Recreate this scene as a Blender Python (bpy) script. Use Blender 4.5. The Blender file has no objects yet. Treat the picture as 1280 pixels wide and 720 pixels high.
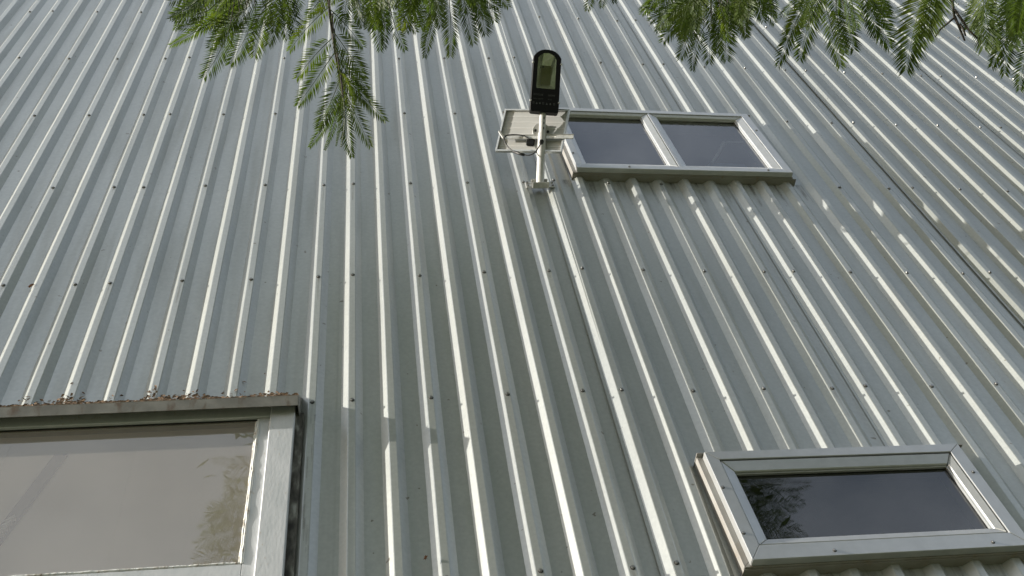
import bpy, bmesh, math, random
from mathutils import Vector, Matrix, noise
import numpy as np
random.seed(7)
rnd = random.Random(11)
S = bpy.context.scene
COL = S.collection

# ------------------------------------------------------------------ camera
CAM = Vector((0.0, -2.953, 1.6))
RGT = Vector((0.9912382, -0.0480014, -0.1230555))
DWN = Vector((-0.0283130, 0.8327598, -0.5529100))
FWD = Vector((0.1290161, 0.5515496, 0.8241043))
FPX = 1310.07
cd = bpy.data.cameras.new('camera')
cam = bpy.data.objects.new('camera', cd)
COL.objects.link(cam)
cd.sensor_width = 36.0
cd.lens = FPX / 1280 * 36
cd.clip_start = 0.05
cd.clip_end = 500
mw = Matrix.Identity(4)
for i in range(3):
    mw[i][0] = RGT[i]; mw[i][1] = -DWN[i]; mw[i][2] = -FWD[i]; mw[i][3] = CAM[i]
cam.matrix_world = mw
S.camera = cam

# ------------------------------------------------------------------ sky, sun, exposure
SUN_D = Vector((1.0, 0.132, -0.30)).normalized()          # the way the light travels
elev = math.asin(-SUN_D.z)
azim = math.atan2(-SUN_D.x, -SUN_D.y)                     # from +Y, clockwise
W = bpy.data.worlds.new('World'); S.world = W; W.use_nodes = True
nt = W.node_tree; nt.nodes.clear()
sky = nt.nodes.new('ShaderNodeTexSky'); sky.sky_type = 'NISHITA'; sky.sun_disc = False
sky.sun_elevation = elev; sky.sun_rotation = azim
sky.air_density = 1.0; sky.dust_density = 2.5; sky.ozone_density = 1.0
tc = nt.nodes.new('ShaderNodeTexCoord')
nz = nt.nodes.new('ShaderNodeTexNoise'); nz.inputs['Scale'].default_value = 2.2; nz.inputs['Detail'].default_value = 5
cr = nt.nodes.new('ShaderNodeValToRGB'); cr.color_ramp.elements[0].position = .34; cr.color_ramp.elements[1].position = .60
mx = nt.nodes.new('ShaderNodeMixRGB'); mx.inputs[2].default_value = (9.4, 9.9, 10.5, 1)
mul = nt.nodes.new('ShaderNodeMath'); mul.operation = 'MULTIPLY'; mul.inputs[1].default_value = .5
bg = nt.nodes.new('ShaderNodeBackground'); bg.inputs['Strength'].default_value = 0.089
out = nt.nodes.new('ShaderNodeOutputWorld')
L = nt.links.new
L(tc.outputs['Generated'], nz.inputs['Vector']); L(nz.outputs['Fac'], cr.inputs['Fac'])
L(cr.outputs['Color'], mul.inputs[0]); L(mul.outputs[0], mx.inputs[0])
L(sky.outputs[0], mx.inputs[1]); L(mx.outputs[0], bg.inputs['Color']); L(bg.outputs[0], out.inputs[0])

sd = bpy.data.lights.new('sun', 'SUN'); sd.energy = 5.0; sd.angle = math.radians(.53); sd.color = (1.0, .955, .87)
sun = bpy.data.objects.new('sun', sd); COL.objects.link(sun)
sun.rotation_euler = SUN_D.to_track_quat('-Z', 'Y').to_euler()
sun.location = (-20, -5, 12)

S.view_settings.view_transform = 'Standard'; S.view_settings.look = 'None'
S.view_settings.exposure = 0.9; S.view_settings.gamma = 1.0

# ------------------------------------------------------------------ helpers
def px_ray(x, y):
    d = RGT * ((x - 640) / FPX) + DWN * ((y - 360) / FPX) + FWD
    return d.normalized()
def at(x, y, d):
    return CAM + px_ray(x, y) * d
def mirror(p):
    return Vector((p.x, -p.y, p.z))

def empty(name, loc, label=None, cat=None, group=None):
    o = bpy.data.objects.new(name, None); COL.objects.link(o)
    o.location = loc; o.empty_display_size = .1
    tag(o, label, cat, group); return o
def tag(o, label=None, cat=None, group=None, kind=None):
    if label: o['label'] = label
    if cat: o['category'] = cat
    if group: o['group'] = group
    if kind: o['kind'] = kind
    return o

def origin_of(o):
    v = Vector((0, 0, 0))
    while o is not None:
        v += o.location; o = o.parent
    return v

class MB:
    """collects world-space faces; build() links them as one mesh object"""
    def __init__(self, fmap=None):
        self.v = []; self.f = []; self.m = fmap or (lambda a, b, c: Vector((a, b, c)))
    def vert(self, *p):
        q = self.m(*p); self.v.append(q); return len(self.v) - 1
    def raw(self, p):
        self.v.append(Vector(p)); return len(self.v) - 1
    def hexa(self, lo, hi):
        a = [self.vert(*p) for p in lo]; b = [self.vert(*p) for p in hi]
        n = len(a)
        self.f.append(a[::-1]); self.f.append(b)
        for i in range(n):
            j = (i + 1) % n
            self.f.append([a[i], a[j], b[j], b[i]])
    def box(self, u0, u1, v0, v1, o0, o1):
        self.hexa([(u0, v0, o0), (u1, v0, o0), (u1, v1, o0), (u0, v1, o0)],
                  [(u0, v0, o1), (u1, v0, o1), (u1, v1, o1), (u0, v1, o1)])
    def quad(self, *ps):
        self.f.append([self.vert(*p) for p in ps])
    def tube(self, pts, r, n=8, cap=True):
        pts = [Vector(p) for p in pts]
        rs = r if isinstance(r, (list, tuple)) else [r] * len(pts)
        rings = []
        ref = None
        for i, p in enumerate(pts):
            t = (pts[min(i + 1, len(pts) - 1)] - pts[max(i - 1, 0)]).normalized()
            if ref is None:
                ref = Vector((0, 0, 1)) if abs(t.z) < .9 else Vector((1, 0, 0))
            a = (ref - t * ref.dot(t)).normalized(); b = t.cross(a); ref = a
            rings.append([self.raw(p + (a * math.cos(k * 2 * math.pi / n) + b * math.sin(k * 2 * math.pi / n)) * rs[i]) for k in range(n)])
        for i in range(len(rings) - 1):
            for k in range(n):
                l = (k + 1) % n
                self.f.append([rings[i][k], rings[i][l], rings[i + 1][l], rings[i + 1][k]])
        if cap:
            self.f.append(rings[0][::-1]); self.f.append(rings[-1])
    def build(self, name, mat, parent=None, bevel=0, smooth=False, origin=None, facing=None):
        org = origin_of(parent) if parent else (origin or Vector((0, 0, 0)))
        me = bpy.data.meshes.new(name)
        me.from_pydata([tuple(p - org) for p in self.v], [], self.f)
        bm = bmesh.new(); bm.from_mesh(me)
        bmesh.ops.recalc_face_normals(bm, faces=bm.faces)
        if facing is not None:
            bm.normal_update()
            bmesh.ops.reverse_faces(bm, faces=[f for f in bm.faces if f.normal.dot(facing) < 0])
        if bevel:
            bmesh.ops.bevel(bm, geom=[e for e in bm.edges if len(e.link_faces) == 2 and e.calc_face_angle(0) > .5],
                            offset=bevel, segments=1, affect='EDGES', clamp_overlap=True)
        bm.to_mesh(me); bm.free()
        if smooth:
            for p in me.polygons: p.use_smooth = True
        me.materials.append(mat)
        o = bpy.data.objects.new(name, me); COL.objects.link(o)
        if parent: o.parent = parent
        elif origin: o.location = origin
        return o

# ------------------------------------------------------------------ materials
def new_mat(name):
    m = bpy.data.materials.new(name); m.use_nodes = True
    return m, m.node_tree, m.node_tree.nodes['Principled BSDF']
def noise_node(t, scale, detail=3, vec=None, stretch=None):
    n = t.nodes.new('ShaderNodeTexNoise'); n.inputs['Scale'].default_value = scale; n.inputs['Detail'].default_value = detail
    g = t.nodes.new('ShaderNodeNewGeometry')
    if stretch:
        mp = t.nodes.new('ShaderNodeMapping'); mp.inputs['Scale'].default_value = stretch
        t.links.new(g.outputs['Position'], mp.inputs['Vector']); t.links.new(mp.outputs[0], n.inputs['Vector'])
    else:
        t.links.new(g.outputs['Position'], n.inputs['Vector'])
    return n
def ramp(t, src, stops):
    r = t.nodes.new('ShaderNodeValToRGB')
    e = r.color_ramp.elements
    e[0].position, e[0].color = stops[0][0], (*stops[0][1], 1)
    e[1].position, e[1].color = stops[-1][0], (*stops[-1][1], 1)
    for p, c in stops[1:-1]:
        k = e.new(p); k.color = (*c, 1)
    t.links.new(src, r.inputs['Fac']); return r
def mixc(t, fac, a, b, mode='MIX'):
    m = t.nodes.new('ShaderNodeMixRGB'); m.blend_type = mode
    for i, x in ((0, fac), (1, a), (2, b)):
        if hasattr(x, 'is_linked'): t.links.new(x, m.inputs[i])
        elif i == 0: m.inputs[0].default_value = x
        else: m.inputs[i].default_value = (*x, 1)
    return m.outputs[0]
def bump(t, p, src, strength, dist):
    b = t.nodes.new('ShaderNodeBump'); b.inputs['Strength'].default_value = strength; b.inputs['Distance'].default_value = dist
    t.links.new(src, b.inputs['Height']); t.links.new(b.outputs[0], p.inputs['Normal'])

def simple(name, col, rough=.5, metal=0., var=.12, scale=14, spec=.5):
    m, t, p = new_mat(name)
    n = noise_node(t, scale, 4)
    c = ramp(t, n.outputs['Fac'], [(.3, tuple(x * (1 - var) for x in col)), (.7, tuple(min(1, x * (1 + var)) for x in col))])
    t.links.new(c.outputs[0], p.inputs['Base Color'])
    p.inputs['Roughness'].default_value = rough; p.inputs['Metallic'].default_value = metal
    p.inputs['Specular IOR Level'].default_value = spec
    return m

def wall_paint():
    m, t, p = new_mat('ribbed_sheet_paint')
    big = noise_node(t, 1.3, 4)
    streak = noise_node(t, 9, 5, stretch=(1.6, 1.6, .12))
    fine = noise_node(t, 60, 3)
    spots = noise_node(t, 26, 2)
    c = ramp(t, big.outputs['Fac'], [(.25, (.385, .402, .388)), (.75, (.445, .459, .443))]).outputs[0]
    sfac = ramp(t, streak.outputs['Fac'], [(.50, (0, 0, 0)), (.78, (.65, .65, .65))]).outputs[0]
    c = mixc(t, sfac, c, (.33, .335, .31))
    ff = ramp(t, fine.outputs['Fac'], [(.3, (.93, .93, .93)), (.7, (1.04, 1.04, 1.03))]).outputs[0]
    c = mixc(t, 1.0, c, ff, 'MULTIPLY')
    sp = ramp(t, spots.outputs['Fac'], [(.735, (0, 0, 0)), (.77, (.8, .8, .8))]).outputs[0]
    c = mixc(t, sp, c, (.16, .14, .11))
    oi = t.nodes.new('ShaderNodeObjectInfo')
    c = mixc(t, 1.0, c, ramp(t, oi.outputs['Random'], [(0, (.94, .94, .93)), (1, (1.05, 1.05, 1.05))]).outputs[0], 'MULTIPLY')
    t.links.new(c, p.inputs['Base Color'])
    p.inputs['Metallic'].default_value = .45
    rr = ramp(t, streak.outputs['Fac'], [(.3, (.29, .29, .29)), (.7, (.38, .38, .38))]).outputs[0]
    t.links.new(rr, p.inputs['Roughness'])
    oil = noise_node(t, 3.0, 2, stretch=(1, 1, .35))
    bump(t, p, oil.outputs['Fac'], .10, .02)
    return m
M = {}
M['sheet'] = wall_paint()
M['screw'] = simple('screw_metal', (.30, .30, .29), .35, .9)
M['washer'] = simple('screw_washer', (.03, .03, .03), .7)
M['alu'] = simple('anodised_aluminium', (.55, .56, .565), .34, .55, .05, 20)
M['alu_grey'] = simple('grey_anodised_aluminium', (.43, .44, .44), .36, .55, .05, 20)
M['alu_dirty'] = None
def dirty_alu():
    m, t, p = new_mat('weathered_flashing')
    n = noise_node(t, 7, 6); n2 = noise_node(t, 30, 4)
    c = ramp(t, n.outputs['Fac'], [(.35, (.30, .295, .28)), (.75, (.22, .20, .175))]).outputs[0]
    f = ramp(t, n2.outputs['Fac'], [(.60, (0, 0, 0)), (.74, (.7, .7, .7))]).outputs[0]
    c = mixc(t, f, c, (.24, .19, .14))
    t.links.new(c, p.inputs['Base Color']); p.inputs['Roughness'].default_value = .5; p.inputs['Metallic'].default_value = .15
    return m
M['alu_dirty'] = dirty_alu()
def old_paint():
    m, t, p = new_mat('flaking_white_paint')
    n = noise_node(t, 18, 6, stretch=(1, 1, .4)); n2 = noise_node(t, 90, 4, stretch=(1, 1, .35))
    c = ramp(t, n.outputs['Fac'], [(.3, (.44, .46, .47)), (.7, (.53, .54, .55))]).outputs[0]
    f = ramp(t, n2.outputs['Fac'], [(.66, (0, 0, 0)), (.72, (.8, .8, .8))]).outputs[0]
    c = mixc(t, f, c, (.42, .38, .33))
    t.links.new(c, p.inputs['Base Color']); p.inputs['Roughness'].default_value = .55
    bump(t, p, n2.outputs['Fac'], .35, .002)
    return m
M['paint'] = old_paint()
def putty():
    m, t, p = new_mat('cracked_putty')
    n = noise_node(t, 55, 5, stretch=(1, 1, .5))
    c = ramp(t, n.outputs['Fac'], [(.50, (.55, .56, .54)), (.60, (.42, .40, .36)), (.70, (.16, .13, .10))]).outputs[0]
    t.links.new(c, p.inputs['Base Color']); p.inputs['Roughness'].default_value = .8
    bump(t, p, n.outputs['Fac'], .6, .01)
    return m
M['putty'] = putty()
def grime():
    m, t, p = new_mat('mouldy_timber')
    n = noise_node(t, 30, 6, stretch=(1, 1, .35))
    c = ramp(t, n.outputs['Fac'], [(.38, (.03, .028, .024)), (.52, (.10, .095, .08)), (.66, (.30, .30, .27))]).outputs[0]
    t.links.new(c, p.inputs['Base Color']); p.inputs['Roughness'].default_value = .9
    return m
M['grime'] = grime()
def stained_lip():
    m, t, p = new_mat('stained_brown_flashing')
    n = noise_node(t, 14, 6); n2 = noise_node(t, 26, 5, stretch=(1, 1, .3))
    c = ramp(t, n.outputs['Fac'], [(.35, (.17, .165, .15)), (.7, (.27, .262, .24))]).outputs[0]
    f = ramp(t, n2.outputs['Fac'], [(.54, (0, 0, 0)), (.70, (.8, .8, .8))]).outputs[0]
    c = mixc(t, f, c, (.12, .075, .045))
    t.links.new(c, p.inputs['Base Color']); p.inputs['Roughness'].default_value = .65
    return m
M['lip'] = stained_lip()
def dirt_mat():
    m, t, p = new_mat('dirt_run')
    o = t.nodes['Material Output']; tr = t.nodes.new('ShaderNodeBsdfTransparent'); mx = t.nodes.new('ShaderNodeMixShader')
    n = noise_node(t, 40, 4, stretch=(1, 1, .2))
    f = ramp(t, n.outputs['Fac'], [(.35, (.02, .02, .02)), (.75, (.34, .34, .34))]).outputs[0]
    p.inputs['Base Color'].default_value = (.10, .085, .065, 1); p.inputs['Roughness'].default_value = .9
    t.links.new(f, mx.inputs[0]); t.links.new(tr.outputs[0], mx.inputs[1]); t.links.new(p.outputs[0], mx.inputs[2]); t.links.new(mx.outputs[0], o.inputs[0])
    return m
M['dirt'] = dirt_mat()
def glass(name, tint=(.93, .95, .95), ior=1.5, dust=.03, dcol=(.5, .5, .48), even=False):
    m, t, p = new_mat(name)
    t.nodes.remove(p)
    o = t.nodes['Material Output']
    tr = t.nodes.new('ShaderNodeBsdfTransparent'); tr.inputs[0].default_value = (*tint, 1)
    gl = t.nodes.new('ShaderNodeBsdfGlossy'); gl.inputs['Roughness'].default_value = 0.0
    gl.inputs['Color'].default_value = (1, 1, 1, 1)
    fr = t.nodes.new('ShaderNodeFresnel'); fr.inputs['IOR'].default_value = ior
    df = t.nodes.new('ShaderNodeBsdfDiffuse'); df.inputs[0].default_value = (*dcol, 1)
    n = noise_node(t, 2.5 if even else 4, 5)
    k0, k1 = (.9, 1.1) if even else (.4, 1.6)
    dr = ramp(t, n.outputs['Fac'], [(.3, (dust * k0,) * 3), (.8, (dust * k1,) * 3)])
    rp = noise_node(t, 5.5, 2)
    bp = t.nodes.new('ShaderNodeBump'); bp.inputs['Strength'].default_value = .02; bp.inputs['Distance'].default_value = .02
    t.links.new(rp.outputs['Fac'], bp.inputs['Height']); t.links.new(bp.outputs[0], gl.inputs['Normal'])
    a = t.nodes.new('ShaderNodeMixShader'); b = t.nodes.new('ShaderNodeMixShader')
    t.links.new(fr.outputs[0], a.inputs[0]); t.links.new(tr.outputs[0], a.inputs[1]); t.links.new(gl.outputs[0], a.inputs[2])
    t.links.new(dr.outputs[0], b.inputs[0]); t.links.new(a.outputs[0], b.inputs[1]); t.links.new(df.outputs[0], b.inputs[2])
    t.links.new(b.outputs[0], o.inputs[0])
    return m
M['glass'] = glass('double_glazing', ior=1.9, dust=.015)
M['glass_up'] = glass('upper_double_glazing', ior=2.7, dust=.02)
M['glass_old'] = glass('dusty_old_glass', ior=2.3, dust=.22, dcol=(.76, .68, .58), even=True)
M['room'] = simple('dark_room_lining', (.05, .055, .06), .8)
M['reveal'] = simple('window_reveal_board', (.45, .46, .46), .7)
M['blind'] = simple('cream_blind_cloth', (.76, .68, .57), .9, 0, .10, 2)
M['reflection_grey'] = simple('reflection_bar_grey', (.20, .19, .175), .8)  # dark tone of the bar reflected in the old pane
M['pale_strip'] = simple('pale_strip_white', (.8, .78, .72), .6)
M['white_pole'] = simple('white_powder_coat', (.47, .47, .46), .4, 0, .06, 30)
M['galv'] = simple('galvanised_steel', (.5, .5, .48), .45, .5, .2, 40)
M['black'] = simple('black_plastic', (.004, .004, .004), .5, 0, .1, spec=.2)
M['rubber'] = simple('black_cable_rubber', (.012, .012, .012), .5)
M['backsheet'] = simple('white_backsheet', (.40, .40, .39), .45, 0, .05, 12)
M['gridline'] = simple('backsheet_seam', (.50, .50, .49), .5, 0, .03)
M['panel_front'] = simple('solar_cell', (.01, .015, .04), .15)
M['reflector'] = simple('lamp_reflector', (.85, .87, .85), .22, .85, .05)
M['led'] = simple('led_board', (.20, .205, .075), .5, 0, .12, 60)
M['lens'] = glass('lamp_lens', tint=(.92, .95, .9), ior=1.45, dust=.02)
M['letter'] = simple('grey_lettering', (.06, .063, .06), .6)
M['ghost_blue'] = simple('ghost_block', (.20, .26, .42), .8)
M['ghost_pale'] = simple('ghost_arc_white', (.8, .8, .8), .4)
def leafmat():
    m, t, p = new_mat('feathery_leaf')
    n = noise_node(t, 9, 3)
    oi = t.nodes.new('ShaderNodeObjectInfo')
    c = ramp(t, n.outputs['Fac'], [(.3, (.030, .052, .013)), (.55, (.054, .086, .018)), (.78, (.105, .132, .028))]).outputs[0]
    r2 = ramp(t, oi.outputs['Random'], [(0, (.75, .8, .8)), (1, (1.25, 1.2, 1.1))]).outputs[0]
    c = mixc(t, 1.0, c, r2, 'MULTIPLY')
    o = t.nodes['Material Output']
    t.links.new(c, p.inputs['Base Color']); p.inputs['Roughness'].default_value = .5; p.inputs['Specular IOR Level'].default_value = .3
    tl = t.nodes.new('ShaderNodeBsdfTranslucent')
    c2 = mixc(t, 1.0, c, (1.7, 1.7, .7), 'MULTIPLY')
    t.links.new(c2, tl.inputs[0])
    mx = t.nodes.new('ShaderNodeMixShader'); mx.inputs[0].default_value = .45
    t.links.new(p.outputs[0], mx.inputs[1]); t.links.new(tl.outputs[0], mx.inputs[2]); t.links.new(mx.outputs[0], o.inputs[0])
    return m
M['leaf'] = leafmat()
M['twig'] = simple('dark_twig', (.035, .03, .022), .8, 0, .3)
M['bark'] = simple('tree_bark', (.12, .10, .08), .9, 0, .4, 12)
M['litter'] = simple('dry_leaf_litter', (.15, .098, .060), .9, 0, .8, 60)
M['dryleaf'] = simple('dry_brown_leaf', (.22, .10, .05), .8, 0, .3, 80)

# ------------------------------------------------------------------ ground
def ground_mat():
    m, t, p = new_mat('lawn_ground')
    n = noise_node(t, 1.2, 8)
    c = ramp(t, n.outputs['Fac'], [(.35, (.05, .07, .025)), (.55, (.09, .10, .045)), (.7, (.16, .14, .10))])
    t.links.new(c.outputs[0], p.inputs['Base Color']); p.inputs['Roughness'].default_value = .95
    return m
g = MB(); g.f.append([g.raw(p) for p in ((-250, -250, 0), (250, -250, 0), (250, 250, 0), (-250, 250, 0))])
tag(g.build('ground', ground_mat()), kind='structure')

# ------------------------------------------------------------------ the ribbed wall
P = .17                       # rib pitch
X14 = (14 - 7.685) * P        # where the wall bends
BEND = 0.05349
CB, SB = math.cos(BEND), math.sin(BEND)
Z0 = 6.166
ZBOT, ZTOP = 0.02, 14.6
def row_z(r): return (r * 5.90663 - .00485 * r * r + 26.859) * P + 1.6
def left_map(s, o, z):        # s along the wall (world x), o out of the wall
    return Vector((s, -o, z))
def right_map(s, o, z):       # s from the bend
    return Vector((X14 + s * CB + o * SB, s * SB - o * CB, z))
def rib_s(k, z):
    """centre of rib k on its own facet at height z"""
    if k < 14: return (k - 7.685) * P
    return (k - 14 + .054) * P + .0054 * (z - Z0)
def mapper(k): return left_map if k < 14 else right_map

# window openings (facet coordinates)
UW = dict(c=(.855, 7.65), phi=.024, hu=.712, vb=-.395, vt=.500, d=.062, cw=(.055, .055, .048, .046))
LW = dict(c=(.826, 4.386), phi=.033, hu=.585, vb=-.262, vt=.320, d=.062, cw=(.066, .060, .070, .048))
OPEN_L = [(-2.04, -.385, 4.22, 5.10)]
OPEN_R = [(.855 - .66, .855 + .66, 7.65 - .345, 7.65 + .44), (.826 - .545, .826 + .545, 4.386 - .22, 4.386 + .27)]

RIB_H = .027
def rib_top(k):
    j = k % 7
    return .0040 if j in (1, 3, 5) else (.0022 if j == 0 else -.0032)

wall = empty('metal_wall', (0, 0, 0), 'tall pale grey-green wall of ribbed metal sheets filling the whole view', 'wall')
def make_sheet(i):
    k0 = 7 * i
    right = k0 >= 14
    fm = right_map if right else left_map
    opens = OPEN_R if right else OPEN_L
    base = lambda z: rib_s(k0, z)
    prof = []                                    # (offset from rib k0, out)
    gap = .006 if i == 4 else (.003 if i == 2 else .0012)
    prof += [(-.062, -RIB_H + gap), (-.0465, -RIB_H + gap * .7)]
    for j in range(8):
        k = k0 + j
        h = rib_top(k)
        under = -.0028 if j == 7 else 0.
        c = j * P
        if j > 0: prof.append((c - .047, -RIB_H + under))
        prof += [(c - .0170, h + under - .0012), (c - .0135, h + under)]
        if j == 7: prof.append((c + .012, h + under)); break
        prof += [(c + .0135, h), (c + .0170, h - .0012), (c + .047, -RIB_H)]
        prof += [(c + .049, -RIB_H)]
    # add break points at opening edges
    zs = [ZBOT]
    while zs[-1] < ZTOP - .3: zs.append(zs[-1] + .21)
    zs.append(ZTOP)
    cuts = []
    s_lo = base(Z0) + prof[0][0]; s_hi = base(Z0) + prof[-1][0]
    for (a, b, z0, z1) in opens:
        if a < s_hi and b > s_lo:
            zs += [z0, z1]
            for e in (a, b):
                if s_lo < e < s_hi: cuts.append(e - base(Z0))
    zs = sorted(set(round(z, 4) for z in zs))
    pts = list(prof)
    for c in cuts:
        for q in range(len(pts) - 1):
            (a, oa), (b, ob) = pts[q], pts[q + 1]
            if a < c < b:
                f = (c - a) / (b - a); pts.insert(q + 1, (c, oa + (ob - oa) * f)); break
    mb = MB(fm)
    grid = []
    rr = random.Random(100 + i)
    ph = [rr.uniform(0, 90) for _ in range(9)]
    for z in zs:
        row = []
        b0 = base(z)
        for (ds, o) in pts:
            q = int((ds + .08) / P)
            w = noise.noise(Vector((ph[q % 9], z * 1.4, i * 3.1))) * .0013
            w += noise.noise(Vector((ph[q % 9] + 40, z * 5.5, i * 3.1))) * .0006
            w2 = noise.noise(Vector((ph[q % 9] + 7, z * .9, i * 1.7))) * .0011
            row.append(mb.vert(b0 + ds + w, o + w2, z))
        grid.append(row)
    for a in range(len(zs) - 1):
        zm = (zs[a] + zs[a + 1]) / 2
        for b in range(len(pts) - 1):
            sm = base(Z0) + (pts[b][0] + pts[b + 1][0]) / 2
            if any(x0 < sm < x1 and z0 < zm < z1 for (x0, x1, z0, z1) in opens): continue
            mb.f.append([grid[a][b], grid[a][b + 1], grid[a + 1][b + 1], grid[a + 1][b]])
    return mb.build('wall_sheet', M['sheet'], wall)
for i in range(-3, 8): make_sheet(i)

# screws
def proj(p):
    q = p - CAM; z = q.dot(FWD)
    return 640 + FPX * q.dot(RGT) / z, 360 + FPX * q.dot(DWN) / z
def screw_mesh():
    bm = bmesh.new()
    bmesh.ops.create_cone(bm, cap_ends=True, segments=10, radius1=.0105, radius2=.0100, depth=.003, matrix=Matrix.Translation((0, 0, .0015)))
    for f in bm.faces: f.material_index = 1
    n0 = len(bm.faces)
    r = bmesh.ops.create_cone(bm, cap_ends=True, segments=6, radius1=.0078, radius2=.0066, depth=.008, matrix=Matrix.Translation((0, 0, .0062)))
    me = bpy.data.meshes.new('screw'); bm.to_mesh(me); bm.free()
    me.materials.append(M['screw']); me.materials.append(M['washer'])
    return me
sm = screw_mesh()
rot_l = Vector((0, -1, 0)).to_track_quat('Z', 'Y'); rot_r = Vector((SB, -CB, 0)).to_track_quat('Z', 'Y')
def in_open(k, s, z):
    if k < 14: return -2.15 < s < -.31 and 4.1 < z < 5.18
    return (.1 < s < 1.58 and 7.18 < z < 8.19) or (.2 < s < 1.47 and 4.06 < z < 4.76)
dirt = MB()
def run(fmap, s, o, z, w_, l):
    q = [fmap(s - w_, o, z), fmap(s + w_, o, z), fmap(s + w_ * .4, o, z - l), fmap(s - w_ * .4, o, z - l)]
    dirt.f.append([dirt.raw(p) for p in q])
for k in range(-15, 49):
    if k % 7 not in (0, 2, 4, 6): continue
    for r in range(-3, 6):
        z = row_z(r) + rnd.uniform(-.012, .012)
        s = rib_s(k, z)
        if k >= 14: z += .0245 * s
        if in_open(k, s, z): continue
        p = mapper(k)(s + rnd.uniform(-.003, .004), rib_top(k) - .001, z)
        x, y = proj(p)
        if not (-40 < x < 1320 and -40 < y < 760): continue
        if rnd.random() < .6: run(mapper(k), s, rib_top(k) + .0032, z - .004, rnd.uniform(.003, .007), rnd.uniform(.04, .22))
        o = bpy.data.objects.new('screw', sm); COL.objects.link(o); o.parent = wall; o.location = p
        q = (rot_l if k < 14 else rot_r).copy()
        o.rotation_mode = 'QUATERNION'
        o.rotation_quaternion = q @ Matrix.Rotation(rnd.uniform(0, 3), 3, 'Z').to_quaternion()

for k in range(14, 24):
    for _ in range(5):
        s = rib_s(k, 7.2) + rnd.uniform(.06, .11); run(right_map, s, -RIB_H + .0035, 7.235 + .024 * s, rnd.uniform(.004, .012), rnd.uniform(.05, .35))
    for _ in range(3):
        s = rib_s(k, 4.1) + rnd.uniform(.06, .11); run(right_map, s, -RIB_H + .0035, 4.11 + .033 * s, rnd.uniform(.004, .012), rnd.uniform(.05, .35))
for _ in range(16):
    run(left_map, -.30 + rnd.uniform(-.012, .03), .0005 - RIB_H * 0 + .0045, 5.12 - rnd.uniform(0, .8), rnd.uniform(.002, .006), rnd.uniform(.03, .15))
me_ = dirt.build('dirt_run', M['dirt'], wall); tag(me_, kind='stuff')

# ------------------------------------------------------------------ aluminium windows
def win_map(w):
    cu, cv = w['c']; c, s = math.cos(w['phi']), math.sin(w['phi'])
    return lambda u, v, o: right_map(cu + u * c - v * s, o, cv + u * s + v * c)
def mitred(fm, u0, u1, v0, v1, tu0, tu1, tv0, tv1, o0, o1, names, mat, parent, bevel=.0012, gap=.0006, slope=0.):
    """four mitred bars between an outer and an inner rectangle"""
    outer = [(u0, v0), (u1, v0), (u1, v1), (u0, v1)]
    inner = [(u0 + tu0, v0 + tv0), (u1 - tu1, v0 + tv0), (u1 - tu1, v1 - tv1), (u0 + tu0, v1 - tv1)]
    res = []
    for i in range(4):
        j = (i + 1) % 4
        a, b, c, d = outer[i], outer[j], inner[j], inner[i]
        def sh(p, q, g=gap):
            L_ = math.hypot(q[0] - p[0], q[1] - p[1]); return (p[0] + (q[0] - p[0]) * g / L_, p[1] + (q[1] - p[1]) * g / L_)
        a2, b2, d2, c2 = sh(a, b), sh(b, a), sh(d, c), sh(c, d)
        mb = MB(fm)
        mb.hexa([(*a2, o0), (*b2, o0), (*c2, o0), (*d2, o0)], [(*a2, o1), (*b2, o1), (*c2, o1 - slope), (*d2, o1 - slope)])
        res.append(mb.build(names, mat, parent, bevel=bevel))
    return res
def frame_screw(fm, u, v, o, parent, nrm):
    p = fm(u, v, o) - origin_of(parent)
    q = bpy.data.objects.new('screw', sm); COL.objects.link(q); q.parent = parent; q.location = p
    q.scale = (.75, .75, .6); q.rotation_mode = 'QUATERNION'; q.rotation_quaternion = nrm
def room_box(fm, u0, u1, v0, v1, depth, parent, rev=.09):
    rm = MB(fm)                                      # reveal boards then the dark room behind
    mb = MB(fm)
    for (a, b, c, d) in ((u0, u1, v0 - .012, v0), (u0, u1, v1, v1 + .012), (u0 - .012, u0, v0, v1), (u1, u1 + .012, v0, v1)):
        mb.box(a, b, c, d, -rev, -.002)
    mb.build('reveal', M['reveal'], parent)
    a0, a1, b0, b1 = u0 - .5, u1 + .5, v0 - .4, v1 + .35
    q = rm.quad
    q((a0, b0, -depth), (a1, b0, -depth), (a1, b1, -depth), (a0, b1, -depth))
    q((a0, b1, -depth), (a1, b1, -depth), (a1, b1, -rev), (a0, b1, -rev))
    q((a0, b0, -depth), (a0, b0, -rev), (a1, b0, -rev), (a1, b0, -depth))
    q((a0, b0, -depth), (a0, b1, -depth), (a0, b1, -rev), (a0, b0, -rev))
    q((a1, b0, -depth), (a1, b0, -rev), (a1, b1, -rev), (a1, b1, -depth))
    # inner face of the wall round the opening
    q((a0, b0, -rev), (a1, b0, -rev), (a1, v0, -rev), (a0, v0, -rev)); q((a0, v1, -rev), (a1, v1, -rev), (a1, b1, -rev), (a0, b1, -rev))
    q((a0, v0, -rev), (u0, v0, -rev), (u0, v1, -rev), (a0, v1, -rev)); q((u1, v0, -rev), (a1, v0, -rev), (a1, v1, -rev), (u1, v1, -rev))
    rm.build('room_lining', M['room'], parent)

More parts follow.
